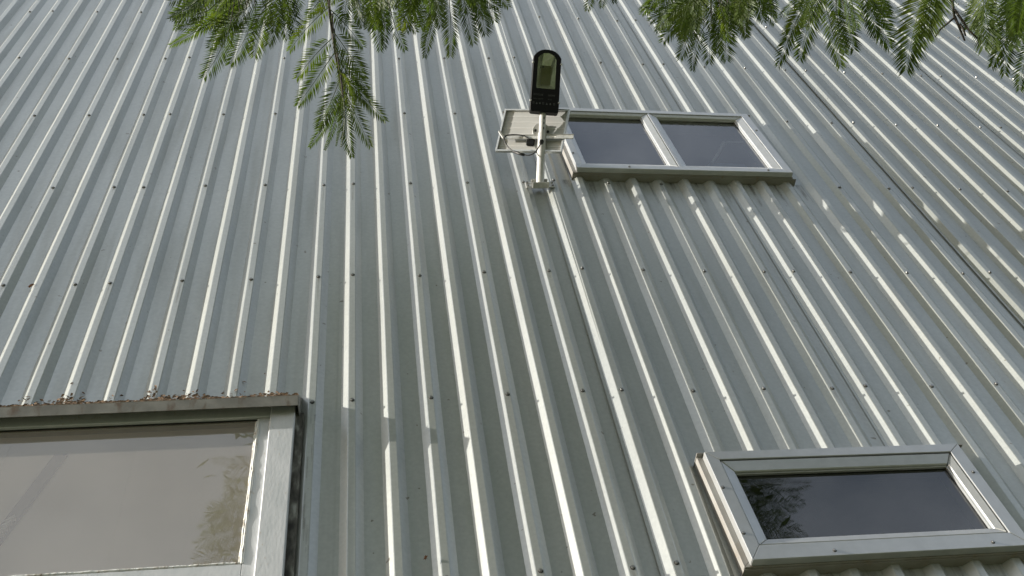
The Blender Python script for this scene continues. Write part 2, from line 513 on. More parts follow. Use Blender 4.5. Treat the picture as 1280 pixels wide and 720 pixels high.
def alu_window(w, lights, label, am, cat='window', head_ext=.03):
    fm = win_map(w); hu, vb, vt, d = w['hu'], w['vb'], w['vt'], w['d']
    root = empty('aluminium_window', fm(0, 0, 0), label, cat, 'aluminium windows in the metal wall')
    # base flashing box, a little wider, then the casing
    mitred(fm, -hu - .010, hu + .006, vb - .004, vt + .004, .05, .05, .05, .05, -.034, d * .45, 'flashing', M['alu_dirty'], root)
    mitred(fm, -hu + .014, hu, vb, vt, w['cw'][0] - .014, *w['cw'][1:], d * .45, d, 'casing_bar', am, root, bevel=.002)
    # head flashing and sill drip
    mb = MB(fm); mb.box(-hu - .012, hu + head_ext, vt + .004, vt + .008, -.034, d * .8); mb.build('head_flashing', M['alu_dirty'], root)
    mb = MB(fm); mb.box(-hu - .012, hu + .028, vb - .0085, vb - .0045, -.03, d * .30); mb.build('sill_drip', M['alu_dirty'], root)
    for (a0, a1, b0, b1, in0, in1, jn0, jn1) in lights:
        # sash: outer a0..a1 x b0..b1, inner glass opening
        a0, a1, b0, b1 = a0 + .004, a1 - .004, b0 + .004, b1 - .004
        sash = mitred(fm, a0, a1, b0, b1, in0 - a0, a1 - in1, jn0 - b0, b1 - jn1, .010, d - .004, 'sash_bar', am, root, bevel=.0035, slope=.014)
        # glazing bead step round the pane
        mitred(fm, in0 - .001, in1 + .001, jn0 - .001, jn1 + .001, .007, .007, .007, .007, .010, .034, 'glazing_bead', am, root, bevel=.001)
        pm = MB(fm); pm.quad((in0, jn0, .020), (in1, jn0, .020), (in1, jn1, .020), (in0, jn1, .020))
        pm.build('pane', M['glass_up' if w is UW else 'glass'], root, facing=Vector((SB, -CB, 0)))
        pm = MB(fm)
        for (a, b, c, e) in ((in0, in1, jn0, jn0 + .006), (in0, in1, jn1 - .006, jn1), (in0, in0 + .006, jn0, jn1), (in1 - .006, in1, jn0, jn1)):
            pm.box(a, b, c, e, .015, .024)
        pm.build('gasket', M['rubber'], root)
    for (u, v) in ((-hu + .026, vt * .35), (-hu + .35, vb + .024), (hu - .16, vb + .024), (hu - .026, vt * .45), (-hu + .026, vb * .5)):
        frame_screw(fm, u, v, d, root, rot_r)
    room_box(fm, -hu + .06, hu - .06, vb + .055, vt - .05, 1.6, root)
    return root, fm
uw, ufm = alu_window(UW, [(-.660, -.032, -.346, .453, -.622, -.078, -.300, .428), (-.016, .660, -.346, .453, .034, .606, -.300, .428)],
                     'wide upper aluminium window of two panes beside the solar street lamp', M['alu'])
mb = MB(ufm); mb.box(-.0315, -.0165, -.345, .452, .01, UW['d'] - .002); mb.build('mullion', M['alu'], uw, bevel=.001)
lw, lfm = alu_window(LW, [(-.519, .525, -.192, .272, -.468, .488, -.150, .216)],
                     'single-pane aluminium window with dark glass low in the right of the wall', M['alu_grey'])

# shapes added for the ghost image in the right upper pane
fm = ufm
pr = empty('ghost_arc', fm(.40, .0, -.02), 'pale arc added for the ghost image in the right pane of the upper window', 'pipe')
mb = MB(); mb.tube([fm(.27, -.13, -.016), fm(.325, -.04, -.016), fm(.377, .048, -.016), fm(.43, .14, -.016), fm(.455, .172, -.016), fm(.484, .184, -.016), fm(.60, .192, -.016)], .011, 8)
mb.build('arc_run', M['ghost_pale'], pr, smooth=True)
mb = MB(); mb.tube([fm(.425, .13, -.016), fm(.45, .168, -.016)], .017, 10); mb.build('arc_bend', M['ghost_pale'], pr)
cl = MB(fm); cl.box(.26, .53, -.34, -.07, -.075, -.04)
tag(cl.build('ghost_block', M['ghost_blue'], None, bevel=.015, origin=fm(.38, -.34, -.06)), 'dim blue block added for the ghost image low in the right upper pane', 'cloth')

# ------------------------------------------------------------------ old timber window, left
fm = lambda u, v, o: left_map(u, o, v)
tw = empty('timber_window', (-1.2, 0, 4.2), 'old white-painted timber window with peeling putty, cut off by the left edge', 'window')
XL, XR, ZB, ZT = -2.10, -.352, 4.12, 5.16
def bar(name, a, b, c, d, o0, o1, mat, bev=.002):
    m_ = MB(fm); m_.box(a, b, c, d, o0, o1); return m_.build(name, M[mat], tw, bevel=bev)
bar('jamb', XR - .102, XR, ZB, ZT, -.034, .036, 'paint', .004)
bar('jamb', XL, XL + .102, ZB, ZT, -.034, .036, 'paint', .004)
bar('head_rail', XL + .103, XR - .103, 5.058, ZT, -.034, .026, 'paint')
bar('stop', XR - .150, XR - .1025, 4.16, 5.0575, -.03, .018, 'paint')
bar('stop', XL + .1025, XL + .150, 4.16, 5.0575, -.03, .018, 'paint')
bar('bottom_rail', XL + .1505, XR - .1505, 4.16, 4.262, -.03, .018, 'paint')
bar('sill', XL - .03, XR + .03, 4.06, 4.118, -.034, .045, 'paint', .004)
# putty fillets, lumpy
def fillet(pts, name='putty_bead'):
    m_ = MB(); ps = []
    for a, b in zip(pts[:-1], pts[1:]):
        n = max(2, int((b - a).length / .03))
        for k in range(n): ps.append(a.lerp(b, k / n))
    ps.append(pts[-1])
    ps = [p + Vector((rnd.uniform(-.0009, .0009), rnd.uniform(-.0006, .0006), rnd.uniform(-.0009, .0009))) for p in ps]
    m_.tube(ps, [.0065 + rnd.uniform(-.0012, .0012) for _ in ps], 7); return m_.build(name, M['putty'], tw)
fillet([fm(XR - .158, 4.268, .012), fm(XR - .156, 5.04, .012)])
fillet([fm(XR - .151, 4.262, .016), fm(XR - .149, 5.05, .016)])
fillet([fm(XL + .16, 4.268, .014), fm(XR - .158, 4.268, .014)])
m_ = MB(fm); m_.box(XL + .151, XR - .151, 5.0500, 5.0565, .002, .012); m_.build('dark_gap', M['rubber'], tw)  # black strip stands in for the shadow gap under the head rail
pm = MB(fm); pm.quad((XL + .15, 4.262, .008), (XR - .15, 4.262, .008), (XR - .15, 5.055, .008), (XL + .15, 5.055, .008)); pm.build('pane', M['glass_old'], tw, facing=Vector((0, -1, 0)))
bl = MB(fm)
for a in range(24):
    u0 = XL + .10 + a * (XR - XL - .2) / 24; u1 = XL + .10 + (a + 1) * (XR - XL - .2) / 24
    bl.quad((u0, 4.2, -.032), (u1, 4.2, -.032), (u1, 5.10, -.032), (u0, 5.10, -.032))
bl.build('blind', M['blind'], tw)
# bar, pale pieces and strips built in place of reflections in the pane
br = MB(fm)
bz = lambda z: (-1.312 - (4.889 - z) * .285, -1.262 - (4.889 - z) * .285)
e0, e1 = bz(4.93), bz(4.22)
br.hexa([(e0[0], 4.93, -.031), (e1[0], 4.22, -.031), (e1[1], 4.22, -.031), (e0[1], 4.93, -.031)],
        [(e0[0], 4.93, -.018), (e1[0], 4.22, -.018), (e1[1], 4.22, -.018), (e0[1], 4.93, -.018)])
br.build('reflection_bar', M['reflection_grey'], tw)
for k in range(8):  # pale pieces painted in for the bright end of that reflection
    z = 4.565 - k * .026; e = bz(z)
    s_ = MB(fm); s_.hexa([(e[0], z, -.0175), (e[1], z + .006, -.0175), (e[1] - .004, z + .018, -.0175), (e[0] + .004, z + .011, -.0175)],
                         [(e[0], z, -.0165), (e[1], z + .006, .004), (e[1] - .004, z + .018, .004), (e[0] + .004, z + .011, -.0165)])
    s_.build('pale_strip', M['pale_strip'], tw)
bar('reflection_strip', -1.05, -.99, 4.2, 5.0, -.031, -.029, 'blind', 0)  # upright strips stand in for paler reflected bands
bar('reflection_strip', -1.52, -1.49, 4.2, 5.0, -.031, -.0285, 'blind', 0)
# sloping head flashing with a front lip
hf = MB(fm)
hf.hexa([(XL - .05, 5.245, -.034), (-.338, 5.245, -.034), (-.338, 5.104, .090), (XL - .05, 5.104, .090)],
        [(XL - .05, 5.249, -.034), (-.338, 5.249, -.034), (-.338, 5.108, .093), (XL - .05, 5.108, .093)])
hf.build('head_flashing', M['alu_dirty'], tw)
hf = MB(fm)
hf.hexa([(XL - .05, 5.060, .076), (-.337, 5.060, .076), (-.337, 5.1035, .090), (XL - .05, 5.1035, .090)],
        [(XL - .05, 5.059, .079), (-.337, 5.059, .079), (-.337, 5.1035, .093), (XL - .05, 5.1035, .093)])
hf.build('flashing_lip', M['lip'], tw)
hf = MB(fm); hf.hexa([(-.338, 5.243, -.034), (-.338, 5.102, .088), (-.338, 5.062, .075), (-.338, 5.09, -.034)],
                     [(-.3355, 5.243, -.034), (-.3355, 5.102, .088), (-.3355, 5.062, .075), (-.3355, 5.09, -.034)]); hf.build('flashing_end', M['lip'], tw)
# black mouldy strip between jamb and sheet
m_ = MB(fm); m_.box(XR + .001, XR + .034, 4.1, 5.10, -.033, .002); m_.build('packing_strip', M['grime'], tw)

# leaf litter lying on the head flashing
lt = MB(fm); lr = random.Random(5)
def bit(u, o, z, l, w_, up):
    a = lr.uniform(-1, 1) * (1.3 if up else .6) ; du, dz = math.cos(a) * l, math.sin(a) * l
    do = lr.uniform(-.005, .005)
    lt.f.append([lt.vert(u - du, z - dz, o), lt.vert(u - w_ * math.sin(a), z + w_, o + do + .002), lt.vert(u + du, z + dz, o + do), lt.vert(u + w_ * math.sin(a), z - w_, o + .001)])
def heap(u): return .15 + 1.1 * max(0, noise.noise(Vector((u * 7.5, 3.3, 0))) + .15)
for _ in range(1100):
    u = lr.uniform(XL, -.345); o = -.03 + .118 * lr.random()
    z = 5.250 - (o + .034) * 1.14 + lr.random() ** 1.5 * .045 * heap(u) + .003
    bit(u, o, z, lr.uniform(.005, .015), lr.uniform(.0025, .007), False)
for k in range(-10, 7):
    s0 = rib_s(k, 5.2)
    if s0 > -.36: continue
    for _ in range(lr.choice((3, 6, 12, 30))):
        z = 5.245 + abs(lr.gauss(0, .035)); sd_ = lr.uniform(-.06, .06); 
        bit(s0 + sd_, (.004 if abs(sd_) < .018 else (-.012 if abs(sd_) < .05 else -.029)) , z, lr.uniform(.005, .017), lr.uniform(.002, .0055), True)
for (u0, n, h) in ((-1.31, 130, .10), (-1.12, 30, .05), (-.66, 26, .04), (-.48, 40, .05), (-.93, 20, .06)):
    for _ in range(n):
        bit(u0 + lr.gauss(0, .018), -.028, 5.245 + abs(lr.gauss(0, h)), lr.uniform(.006, .02), lr.uniform(.0018, .0045), True)
tag(lt.build('leaf_litter', M['litter'], None, origin=Vector((-1.2, 0, 5.15))), 'brown dead leaf litter caught on the head flashing of the timber window', 'leaf litter', kind='stuff')

# ------------------------------------------------------------------ solar street lamp
PB = Vector((.9952, 0, 7.099)); PD = Vector((.1080, -.6355, .7645)).normalized(); PL = .482
sl = empty('solar_street_lamp', PB, 'solar street lamp with black head and tilted panel on a white pole', 'street lamp')
side = PD.cross(Vector((0, 0, 1))); side = Vector((1, 0, 0)) - PD * PD.x; side.normalize()      # across the pole
face = side.cross(PD).normalized()
if face.z > 0: face = -face                                                                      # the lit side looks down and out
mb = MB(); mb.tube([PB + PD * .0, PB + PD * (PL * .72)], .0245, 20); mb.build('pole', M['white_pole'], sl, smooth=False)
mb = MB(); mb.tube([PB + PD * (PL * .70), PB + PD * (PL + .03)], .020, 20); mb.build('pole_spigot', M['white_pole'], sl)
# base plate: channel bolted across two ribs
pf = lambda a, b, c: PB + Vector((a, -c, b))
mb = MB(pf); mb.box(-.088, .088, -.030, .040, .004, .010); mb.box(-.050, .050, -.034, -.028, .004, .045); mb.box(-.05, .05, .036, .041, .004, .03)
mb.build('base_plate', M['galv'], sl, bevel=.0015)
for (a, b) in ((-.075, -.012), (.075, -.012), (-.075, .024), (.075, .024)):
    mb = MB(); mb.tube([pf(a, b, .010), pf(a, b, .021)], .0075, 6); mb.build('bolt', M['screw'], sl)
# slots in the spigot
for k in range(3):
    c = PB + PD * (PL * (.78 + .07 * k)) + face * .0195 + side * .006
    mb = MB(lambda a, b, cc: c + side * a + PD * b + face * cc); mb.box(-.003, .003, -.008, .008, 0, .0015); mb.build('slot', M['rubber'], sl)
# solar panel, seen from behind
NA = Vector((.912, -.160, -.378)).normalized(); NB = Vector((.264, -.4766, .839)); NB = (NB - NA * NB.dot(NA)).normalized()
NN = -NA.cross(NB).normalized()                      # the sky side
PC = Vector((.988, -.2046, 7.439))
pm_ = lambda a, b, c: PC + NA * a + NB * b + NN * c
hw, hh = .2095, .163
pb_ = MB(pm_); pb_.box(-hw + .002, hw - .002, -hh + .002, hh - .002, .004, .007)
solar = pb_.build('solar_panel', M['backsheet'], sl)
fr = MB(pm_)
for (a, b, c, d) in ((-hw, hw, -hh, -hh + .011), (-hw, hw, hh - .011, hh), (-hw, -hw + .011, -hh + .0112, hh - .0112), (hw - .011, hw, -hh + .0112, hh - .0112)):
    fr.box(a, b, c, d, -.012, .009)
fr.build('panel_frame', M['alu'], solar, bevel=.001)
fc = MB(pm_); fc.quad((-hw + .012, -hh + .012, .0085), (hw - .012, -hh + .012, .0085), (hw - .012, hh - .012, .0085), (-hw + .012, hh - .012, .0085)); fc.build('solar_cells', M['panel_front'], solar)
for k in range(6):
    b = -hh + .011 + (2 * hh - .022) * (k + .8) / 6.6
    q = MB(pm_); q.box(-hw + .012, hw - .012, b - .0035, b + .0035, .0025, .0040); q.build('seam', M['gridline'], solar)
def on_panel(x, y, off):
    d = px_ray(x, y); n = -NN
    return CAM + d * (((PC + n * off) - CAM).dot(n) / d.dot(n))
jb = on_panel(663.5, 179, .0)
q = MB(lambda a, b, c: jb + NA * a + NB * b - NN * c); q.box(-.023, .023, -.022, .022, -.003, .020); q.build('junction_box', M['black'], solar, bevel=.003)
# mounting bar with its slots, end tab and round clamp on the pole
b0, b1 = on_panel(629.5, 172.0, .022), on_panel(717, 171.2, .022)
bd = (b1 - b0).normalized(); bn = -NN; bw = bd.cross(bn).normalized(); bl_ = (b1 - b0).length
bf = lambda a, b, c: b0 + bd * a + bw * b + bn * c
q = MB(bf); q.box(0, bl_, -.013, .013, -.004, .004); q.box(0, bl_, -.0155, -.0132, -.004, .010); q.build('mounting_bar', M['galv'], sl, bevel=.001)
for a in (.13, .31):
    q = MB(bf); q.box(a - .022, a + .022, -.003, .003, .0042, .0052); q.build('bar_slot', M['pale_strip'], sl)
q = MB(); e0, e1 = on_panel(624, 164, .028), on_panel(629.5, 172.5, .028)
q.tube([e0, e1], .0085, 4); q.build('end_tab', M['white_pole'], sl)
CPT = PB + PD * .375 - face * .026
q = MB(); q.tube([CPT - face * .012, CPT], .056, 28); q.build('clamp_disc', M['white_pole'], sl, bevel=.001)
q = MB(); q.tube([CPT - face * .05, CPT - face * .0122], .016, 12); q.build('clamp_stub', M['galv'], sl)
for a in (-.038, .038):
    q = MB(); q.tube([CPT + side * a, CPT + side * a + face * .008], .008, 8); q.build('clamp_bolt', M['rubber'], sl)
# cable loop
def cpx(a, b): return 610 + a / 5.54, 120 + b / 5.54
cab = [(290, 300, .03), (250, 276, .035), (190, 268, .04), (135, 272, .05), (114, 290, .055), (120, 325, .06), (150, 365, .07), (205, 396, .08), (280, 410, .09), (325, 390, .10), (352, 352, .11), (371, 318, .12)]
pts = [on_panel(*cpx(a, b), o) for a, b, o in cab]
sm_ = []
for i in range(len(pts) - 1):
    p0, p1, p2, p3 = pts[max(i - 1, 0)], pts[i], pts[i + 1], pts[min(i + 2, len(pts) - 1)]
    for k in range(5):
        t = k / 5
        sm_.append(.5 * ((2 * p1) + (p2 - p0) * t + (2 * p0 - 5 * p1 + 4 * p2 - p3) * t * t + (3 * p1 - p0 - 3 * p2 + p3) * t ** 3))
sm_.append(pts[-1])
q = MB(); q.tube(sm_, .0042, 8); q.build('cable', M['rubber'], sl, smooth=True)
q = MB(); q.tube([sm_[33], sm_[36], sm_[38]], .0085, 10); q.build('cable_plug', M['rubber'], sl, smooth=True)
gl_ = pts[-1]; q = MB(); q.tube([gl_ - face * .012, gl_ + face * .010], .014, 12); q.build('cable_gland', M['rubber'], sl, bevel=.002)

# lamp head
HB = PB + PD * (PL - .004)
HL = .430
hf_ = lambda a, b, c: HB + side * (a + .004 + b * .022) + PD * b + face * (c + .034)
def outline(hw, y0, y1, sag, rc, n=5, m=14):
    p = []
    for k in range(n + 1):
        a = math.pi + k / n * math.pi / 2; p.append((-hw + rc + rc * math.cos(a), y0 + rc + rc * math.sin(a)))
    for k in range(n + 1):
        a = 1.5 * math.pi + k / n * math.pi / 2; p.append((hw - rc + rc * math.cos(a), y0 + rc + rc * math.sin(a)))
    for k in range(m + 1):
        t = 1 - 2 * k / m
        p.append((hw * t * (1.0 if abs(t) < 1 else .985), y1 - sag * (abs(t) ** 2.6)))
    return p
oo = outline(.0885, 0, HL, .055, .014); io = outline(.0585, .158, .408, .040, .006)
h = MB(hf_)
A = [h.vert(x * .93, .012 + y * .965, -.062) for x, y in oo]; B_ = [h.vert(x, y, -.044) for x, y in oo]; C_ = [h.vert(x, y, -.003) for x, y in oo]
D_ = [h.vert(x * .975, HL / 2 + (y - HL / 2) * .99, 0) for x, y in oo]; E_ = [h.vert(x, y, 0) for x, y in io]; F_ = [h.vert(x, y, -.006) for x, y in io]
h.f.append(A[::-1])
n_ = len(oo)
for r0, r1 in ((A, B_), (B_, C_), (C_, D_), (D_, E_), (E_, F_)):
    for k in range(n_): h.f.append([r0[k], r0[(k + 1) % n_], r1[(k + 1) % n_], r1[k]])
head = h.build('lamp_head', M['black'], sl)
lb = [(-.029, .205), (.029, .205), (.029, .338), (-.029, .338)]
r = MB(hf_)
R_ = [r.vert(x, y, -.0061) for x, y in io]; Q_ = [r.vert(x, y, -.040) for x, y in lb]
r.f += [[R_[k] for k in range(3, 9)] + [Q_[1], Q_[0]], [R_[8], R_[9], R_[10], R_[11], R_[12], R_[13], Q_[2], Q_[1]],
        [R_[k] for k in range(13, 26)] + [Q_[3], Q_[2]], [R_[25], R_[26], R_[0], R_[1], R_[2], R_[3], Q_[0], Q_[3]]]
r.build('reflector', M['reflector'], head)
r = MB(hf_); r.box(-.0285, .0285, .2055, .3375, -.043, -.0392); r.build('led_board', M['led'], head)
r = MB(hf_); r.box(-.024, -.016, .322, .330, -.039, -.032); r.build('sensor', M['black'], head)
r = MB(hf_); E2 = [r.vert(x, y, -.002) for x, y in io]; r.f.append(E2); r.build('lens', M['lens'], head, facing=face)
for (a, b) in ((-.088, .332), (.088, .334), (-.088, .070), (.088, .070)):
    r = MB(hf_); r.box(a - .006, a + .006, b - .005, b + .005, -.010, .0025); r.build('clip', M['galv'], head, bevel=.0015)
def text(body, x, y, size, parent):
    cu = bpy.data.curves.new('lettering', 'FONT'); cu.body = body; cu.size = size
    to = bpy.data.objects.new('tmp', cu); COL.objects.link(to)
    bpy.context.view_layer.update()
    me = bpy.data.meshes.new_from_object(to.evaluated_get(bpy.context.evaluated_depsgraph_get()))
    bpy.data.objects.remove(to); bpy.data.curves.remove(cu)
    org = origin_of(parent)
    for v in me.vertices: v.co = hf_(x + v.co.x, y + v.co.y, .0012) - org
    me.materials.clear(); me.materials.append(M['letter'])
    o = bpy.data.objects.new('lettering', me); COL.objects.link(o); o.parent = parent
text('ROGUE', -.074, .107, .0185, head); text('100W', .014, .107, .0185, head)
text('Solar LIGHT', -.073, .081, .0120, head); text('IP 65', .018, .081, .0120, head)
for k, x in enumerate((-.070, -.050, -.030, -.010, .012, .034, .058)):
    r = MB(hf_); y = .055
    if k % 3 == 0:
        r.box(x - .005, x - .003, y - .008, y + .008, .0005, .0012); r.box(x + .003, x + .005, y - .008, y + .008, .0005, .0012); r.box(x - .0028, x + .0028, y + .006, y + .008, .0005, .0012)
    elif k % 3 == 1:
        r.hexa([(x - .006, y - .007, .0005), (x + .006, y - .007, .0005), (x, y + .008, .0005)], [(x - .006, y - .007, .0012), (x + .006, y - .007, .0012), (x, y + .008, .0012)])
    else:
        r.hexa([(x + .005 * math.cos(i), y + .007 * math.sin(i), .0005) for i in (0, .9, 1.8, 2.7, 3.6, 4.5, 5.4)], [(x + .005 * math.cos(i), y + .007 * math.sin(i), .0012) for i in (0, .9, 1.8, 2.7, 3.6, 4.5, 5.4)])
    r.build('symbol', M['letter'], head)

# ------------------------------------------------------------------ small dry leaves stuck on the sheets
def dry_leaf(x, y, label, s=.016, off=.003):
    d = px_ray(x, y); p = CAM + d * ((-.003 - CAM.y) / d.y)
    if p.x > X14: 
        n = Vector((SB, -CB, 0)); p = CAM + d * ((Vector((X14, 0, 0)) + n * off - CAM).dot(n) / d.dot(n))
    q = MB()
    for k in range(3):
        a = rnd.uniform(0, 3.1); u = Vector((math.cos(a), -.15, math.sin(a))) * s; w_ = Vector((-math.sin(a), -.3, math.cos(a))) * s * .3
        i0 = [q.raw(p - u), q.raw(p + w_ + Vector((0, -.004, 0))), q.raw(p + u), q.raw(p - w_)]
        q.f.append(i0)
    tag(q.build('dry_leaf', M['dryleaf'], None, origin=p), label, 'leaf')
dry_leaf(39, 357, 'small reddish dry leaf snagged on a rib above the timber window', .018)
d = px_ray(532, 697); 
dry_leaf(532, 697, 'tiny brown dry leaf low on the wall between the timber and right windows', .012, 0)

# ------------------------------------------------------------------ the feathery tree
tree = empty('feathery_tree', (-1.0, -6.6, 0), 'feathery-leaved tree whose green fronds hang into the top of the view', 'tree')
def spline(ps, n=6):
    ps = [Vector(p) for p in ps]; o = []
    for i in range(len(ps) - 1):
        p0, p1, p2, p3 = ps[max(i - 1, 0)], ps[i], ps[i + 1], ps[min(i + 2, len(ps) - 1)]
        for k in range(n):
            t = k / n
            o.append(.5 * ((2 * p1) + (p2 - p0) * t + (2 * p0 - 5 * p1 + 4 * p2 - p3) * t * t + (3 * p1 - p0 - 3 * p2 + p3) * t ** 3))
    return o + [ps[-1]]
tp = spline([(-1.0, -6.6, -.1), (-.95, -6.55, 1.6), (-.75, -6.4, 3.4), (-.55, -6.3, 5.0)])
q = MB(); q.tube(tp, [.19 - .10 * i / (len(tp) - 1) for i in range(len(tp))], 12); q.build('trunk', M['bark'], tree, smooth=True)
def limb(ps, r0, r1, name='limb'):
    s_ = spline(ps); q = MB(); q.tube(s_, [r0 + (r1 - r0) * i / (len(s_) - 1) for i in range(len(s_))], 8)
    return q.build(name, M['bark'], tree, smooth=True)

def leaf(b, t, hw, parent, tilt, sag=.12, curl=0., taper=1.0, gap=.0078, eye=None):
    """one feathery pinna from b to t: a fine midrib with two rows of narrow leaflets"""
    ax = t - b; Ln = ax.length; d = ax.normalized()
    view = ((b + t) / 2 - (eye or CAM)).normalized()
    nrm = Matrix.Rotation(tilt, 3, d) @ view
    nrm = (nrm - d * nrm.dot(d)).normalized(); sd_ = d.cross(nrm).normalized()
    up = Vector((0, 0, 1))
    def pos(f): return b + ax * f + up * (sag * Ln * 4 * f * (1 - f) * .5) + sd_ * (curl * Ln * 4 * f * (1 - f) * .5)
    q = MB()
    q.tube([pos(k / 7) for k in range(8)], [.0013 - .0009 * k / 7 for k in range(8)], 4, cap=False)
    n = max(7, int(Ln / gap))
    for k in range(n):
        f = .06 + .93 * (k + .5) / n
        p = pos(f); dd = (pos(min(f + .02, 1.02)) - pos(f - .02)).normalized()
        prof = min(1, .45 + f * 2.6) * (1 if f < .55 else max(.30, 1 - ((f - .55) / .45) ** 1.8 * .62 * taper))
        for s_ in (-1, 1):
            if rnd.random() < .03: continue
            ang = math.radians(66 - 34 * f + rnd.uniform(-6, 6))
            l = hw * prof / math.sin(math.radians(60)) * rnd.uniform(.9, 1.1)
            fold = rnd.uniform(.05, .28)
            dirv = (dd * math.cos(ang) + sd_ * (s_ * math.sin(ang)) + nrm * fold * math.sin(ang)).normalized()
            wv = dirv.cross(nrm).normalized() * (.0014 + hw * .007)
            e = p + dirv * l + Vector((0, 0, -l * .10))
            m_ = p + dirv * l * .45 + nrm * .0012
            q.f.append([q.raw(p), q.raw(m_ + wv), q.raw(e), q.raw(m_ - wv)])
    return q.build('leaf', M['leaf'], parent)

REFL_R = (Vector((X14, 0, 0)) + Vector((SB, -CB, 0)) * .03, Vector((SB, -CB, 0)))
def reflect(p, plane):
    p0, n = plane; return p - n * (2 * (p - p0).dot(n))
def cluster(dist, anchor, leaves, fill=None, plane=None, jig=.10, short=0., stem=None, wide=1.15):
    T = (lambda p: reflect(p, plane)) if plane else (lambda p: p)
    A_ = T(at(anchor[0], anchor[1], dist + .05))
    frond = MB()
    if stem: frond.tube(stem, [.0052 - .0036 * i / (len(stem) - 1) for i in range(len(stem))], 6)
    todo = []
    for (bx, by, tx, ty, w) in leaves: todo.append((bx, by, tx, ty, w, rnd.uniform(-jig, jig), rnd.uniform(-.4, .4)))
    if fill:
        (x0, x1, y0, y1, n, lmin, lmax, dirx, ymax, wpx) = fill
        for _ in range(n):
            bx, by = rnd.uniform(x0, x1), rnd.uniform(y0, y1); L_ = rnd.uniform(lmin, lmax)
            a = math.radians(90 + dirx((bx - x0) / (x1 - x0)) + rnd.uniform(-28, 28))
            tx, ty = bx + L_ * math.cos(a), by + L_ * math.sin(a)
            if ty > ymax((tx - x0) / (x1 - x0)): 
                sh = ty - ymax((tx - x0) / (x1 - x0)); by -= sh; ty -= sh
            todo.append((bx, by, tx, ty, wpx * rnd.uniform(.8, 1.15), rnd.uniform(-.25, .25), rnd.uniform(-.9, .9)))
    ms = []
    for (bx, by, tx, ty, w, dd, tilt) in todo:
        D0 = dist + dd
        b = T(at(bx, by, D0)); t = T(at(tx, ty, D0 + rnd.uniform(-.06, .06)))
        ms.append((b, t, w * wide * D0 / FPX, tilt))
        far = A_.lerp(b, max(0., 1 - short / max(1e-4, (A_ - b).length))) if short else A_
        mid = far.lerp(b, .6) + Vector((rnd.uniform(-.02, .02), rnd.uniform(-.02, .02), .02)) * (0 if short else 1)
        frond.tube([far, mid, b], [.0022, .0016, .0012], 5, cap=False)
    fo = frond.build('frond', M['twig'], tree, smooth=True)
    for (b, t, hw, tilt) in ms:
        leaf(b, t, hw, fo, tilt, sag=rnd.uniform(.0, .16), curl=rnd.uniform(-.10, .10), gap=.00165 * dist, eye=T(CAM) if plane else None)
    return A_, fo

AN = []
# left bunch
AN.append(cluster(3.0, (305, -70), [
    (300, 2, 213, 57, 10), (285, 25, 222, 34, 9), (288, 30, 254, 97, 14), (320, 18, 288, 80, 16), (333, 12, 318, 70, 15),
    (262, 12, 217, 24, 10), (245, -8, 219, 38, 8), (345, -6, 343, 40, 12), (366, -8, 358, 31, 11), (376, -8, 364, 27, 9), (300, 15, 262, 60, 13), (308, 10, 275, 55, 14)],
    (255, 365, -45, 8, 28, 42, 66, lambda f: 55 - 50 * f, lambda f: 46 + 14 * math.sin(3.1 * f), 13))[0])
# long hanging frond on its own stem
stem_pts = spline([at(406, -80, 2.85), at(410, -10, 2.8), at(414, 30, 2.8), at(420, 72, 2.8), at(427, 112, 2.8), at(429, 126, 2.8)])
AN.append(cluster(2.8, (406, -80), [
    (412, 8, 362, 63, 12), (413, 12, 454, 59, 12), (415, 48, 371, 98, 13), (418, 66, 372, 132, 13), (417, 40, 455, 96, 15), (420, 60, 459, 112, 13),
    (426, 98, 482, 151, 12), (425, 98, 398, 160, 14), (428, 115, 387, 184, 9), (428, 118, 406, 188, 5), (429, 118, 440, 196, 11), (430, 112, 463, 183, 12),
    (428, 122, 420, 183, 3), (429, 122, 426, 184, 3), (421, 72, 448, 120, 12), (424, 90, 462, 132, 13), (408, -12, 385, 18, 10), (416, -15, 400, 16, 9), (424, 88, 440, 140, 10)], None, short=.05, stem=stem_pts)[0])
AN.append(cluster(3.05, (480, -70), [
    (446, -8, 453, 33, 12), (462, 4, 475, 63, 12), (488, 12, 507, 63, 10), (450, -22, 446, 30, 10), (478, -5, 480, 60, 9), (498, 0, 520, 40, 10)],
    (435, 530, -45, 0, 22, 38, 56, lambda f: -12 * (f - .5), lambda f: 36, 12))[0])
AN.append(cluster(2.9, (570, -70), [
    (543, 8, 528, 33, 14), (550, 0, 531, 72, 9), (560, -12, 563, 70, 13), (577, -12, 592, 54, 14), (590, -12, 607, 42, 14), (603, -18, 618, 26, 13), (545, 12, 527, 60, 5), (520, -10, 508, 40, 11)],
    (520, 612, -48, -6, 15, 38, 56, lambda f: -10 - 10 * f, lambda f: 34, 12))[0])
AN.append(cluster(2.9, (748, -75), [(742, -30, 734, 13, 9), (750, -30, 752, 9, 8), (760, -34, 768, 3, 8)])[0])
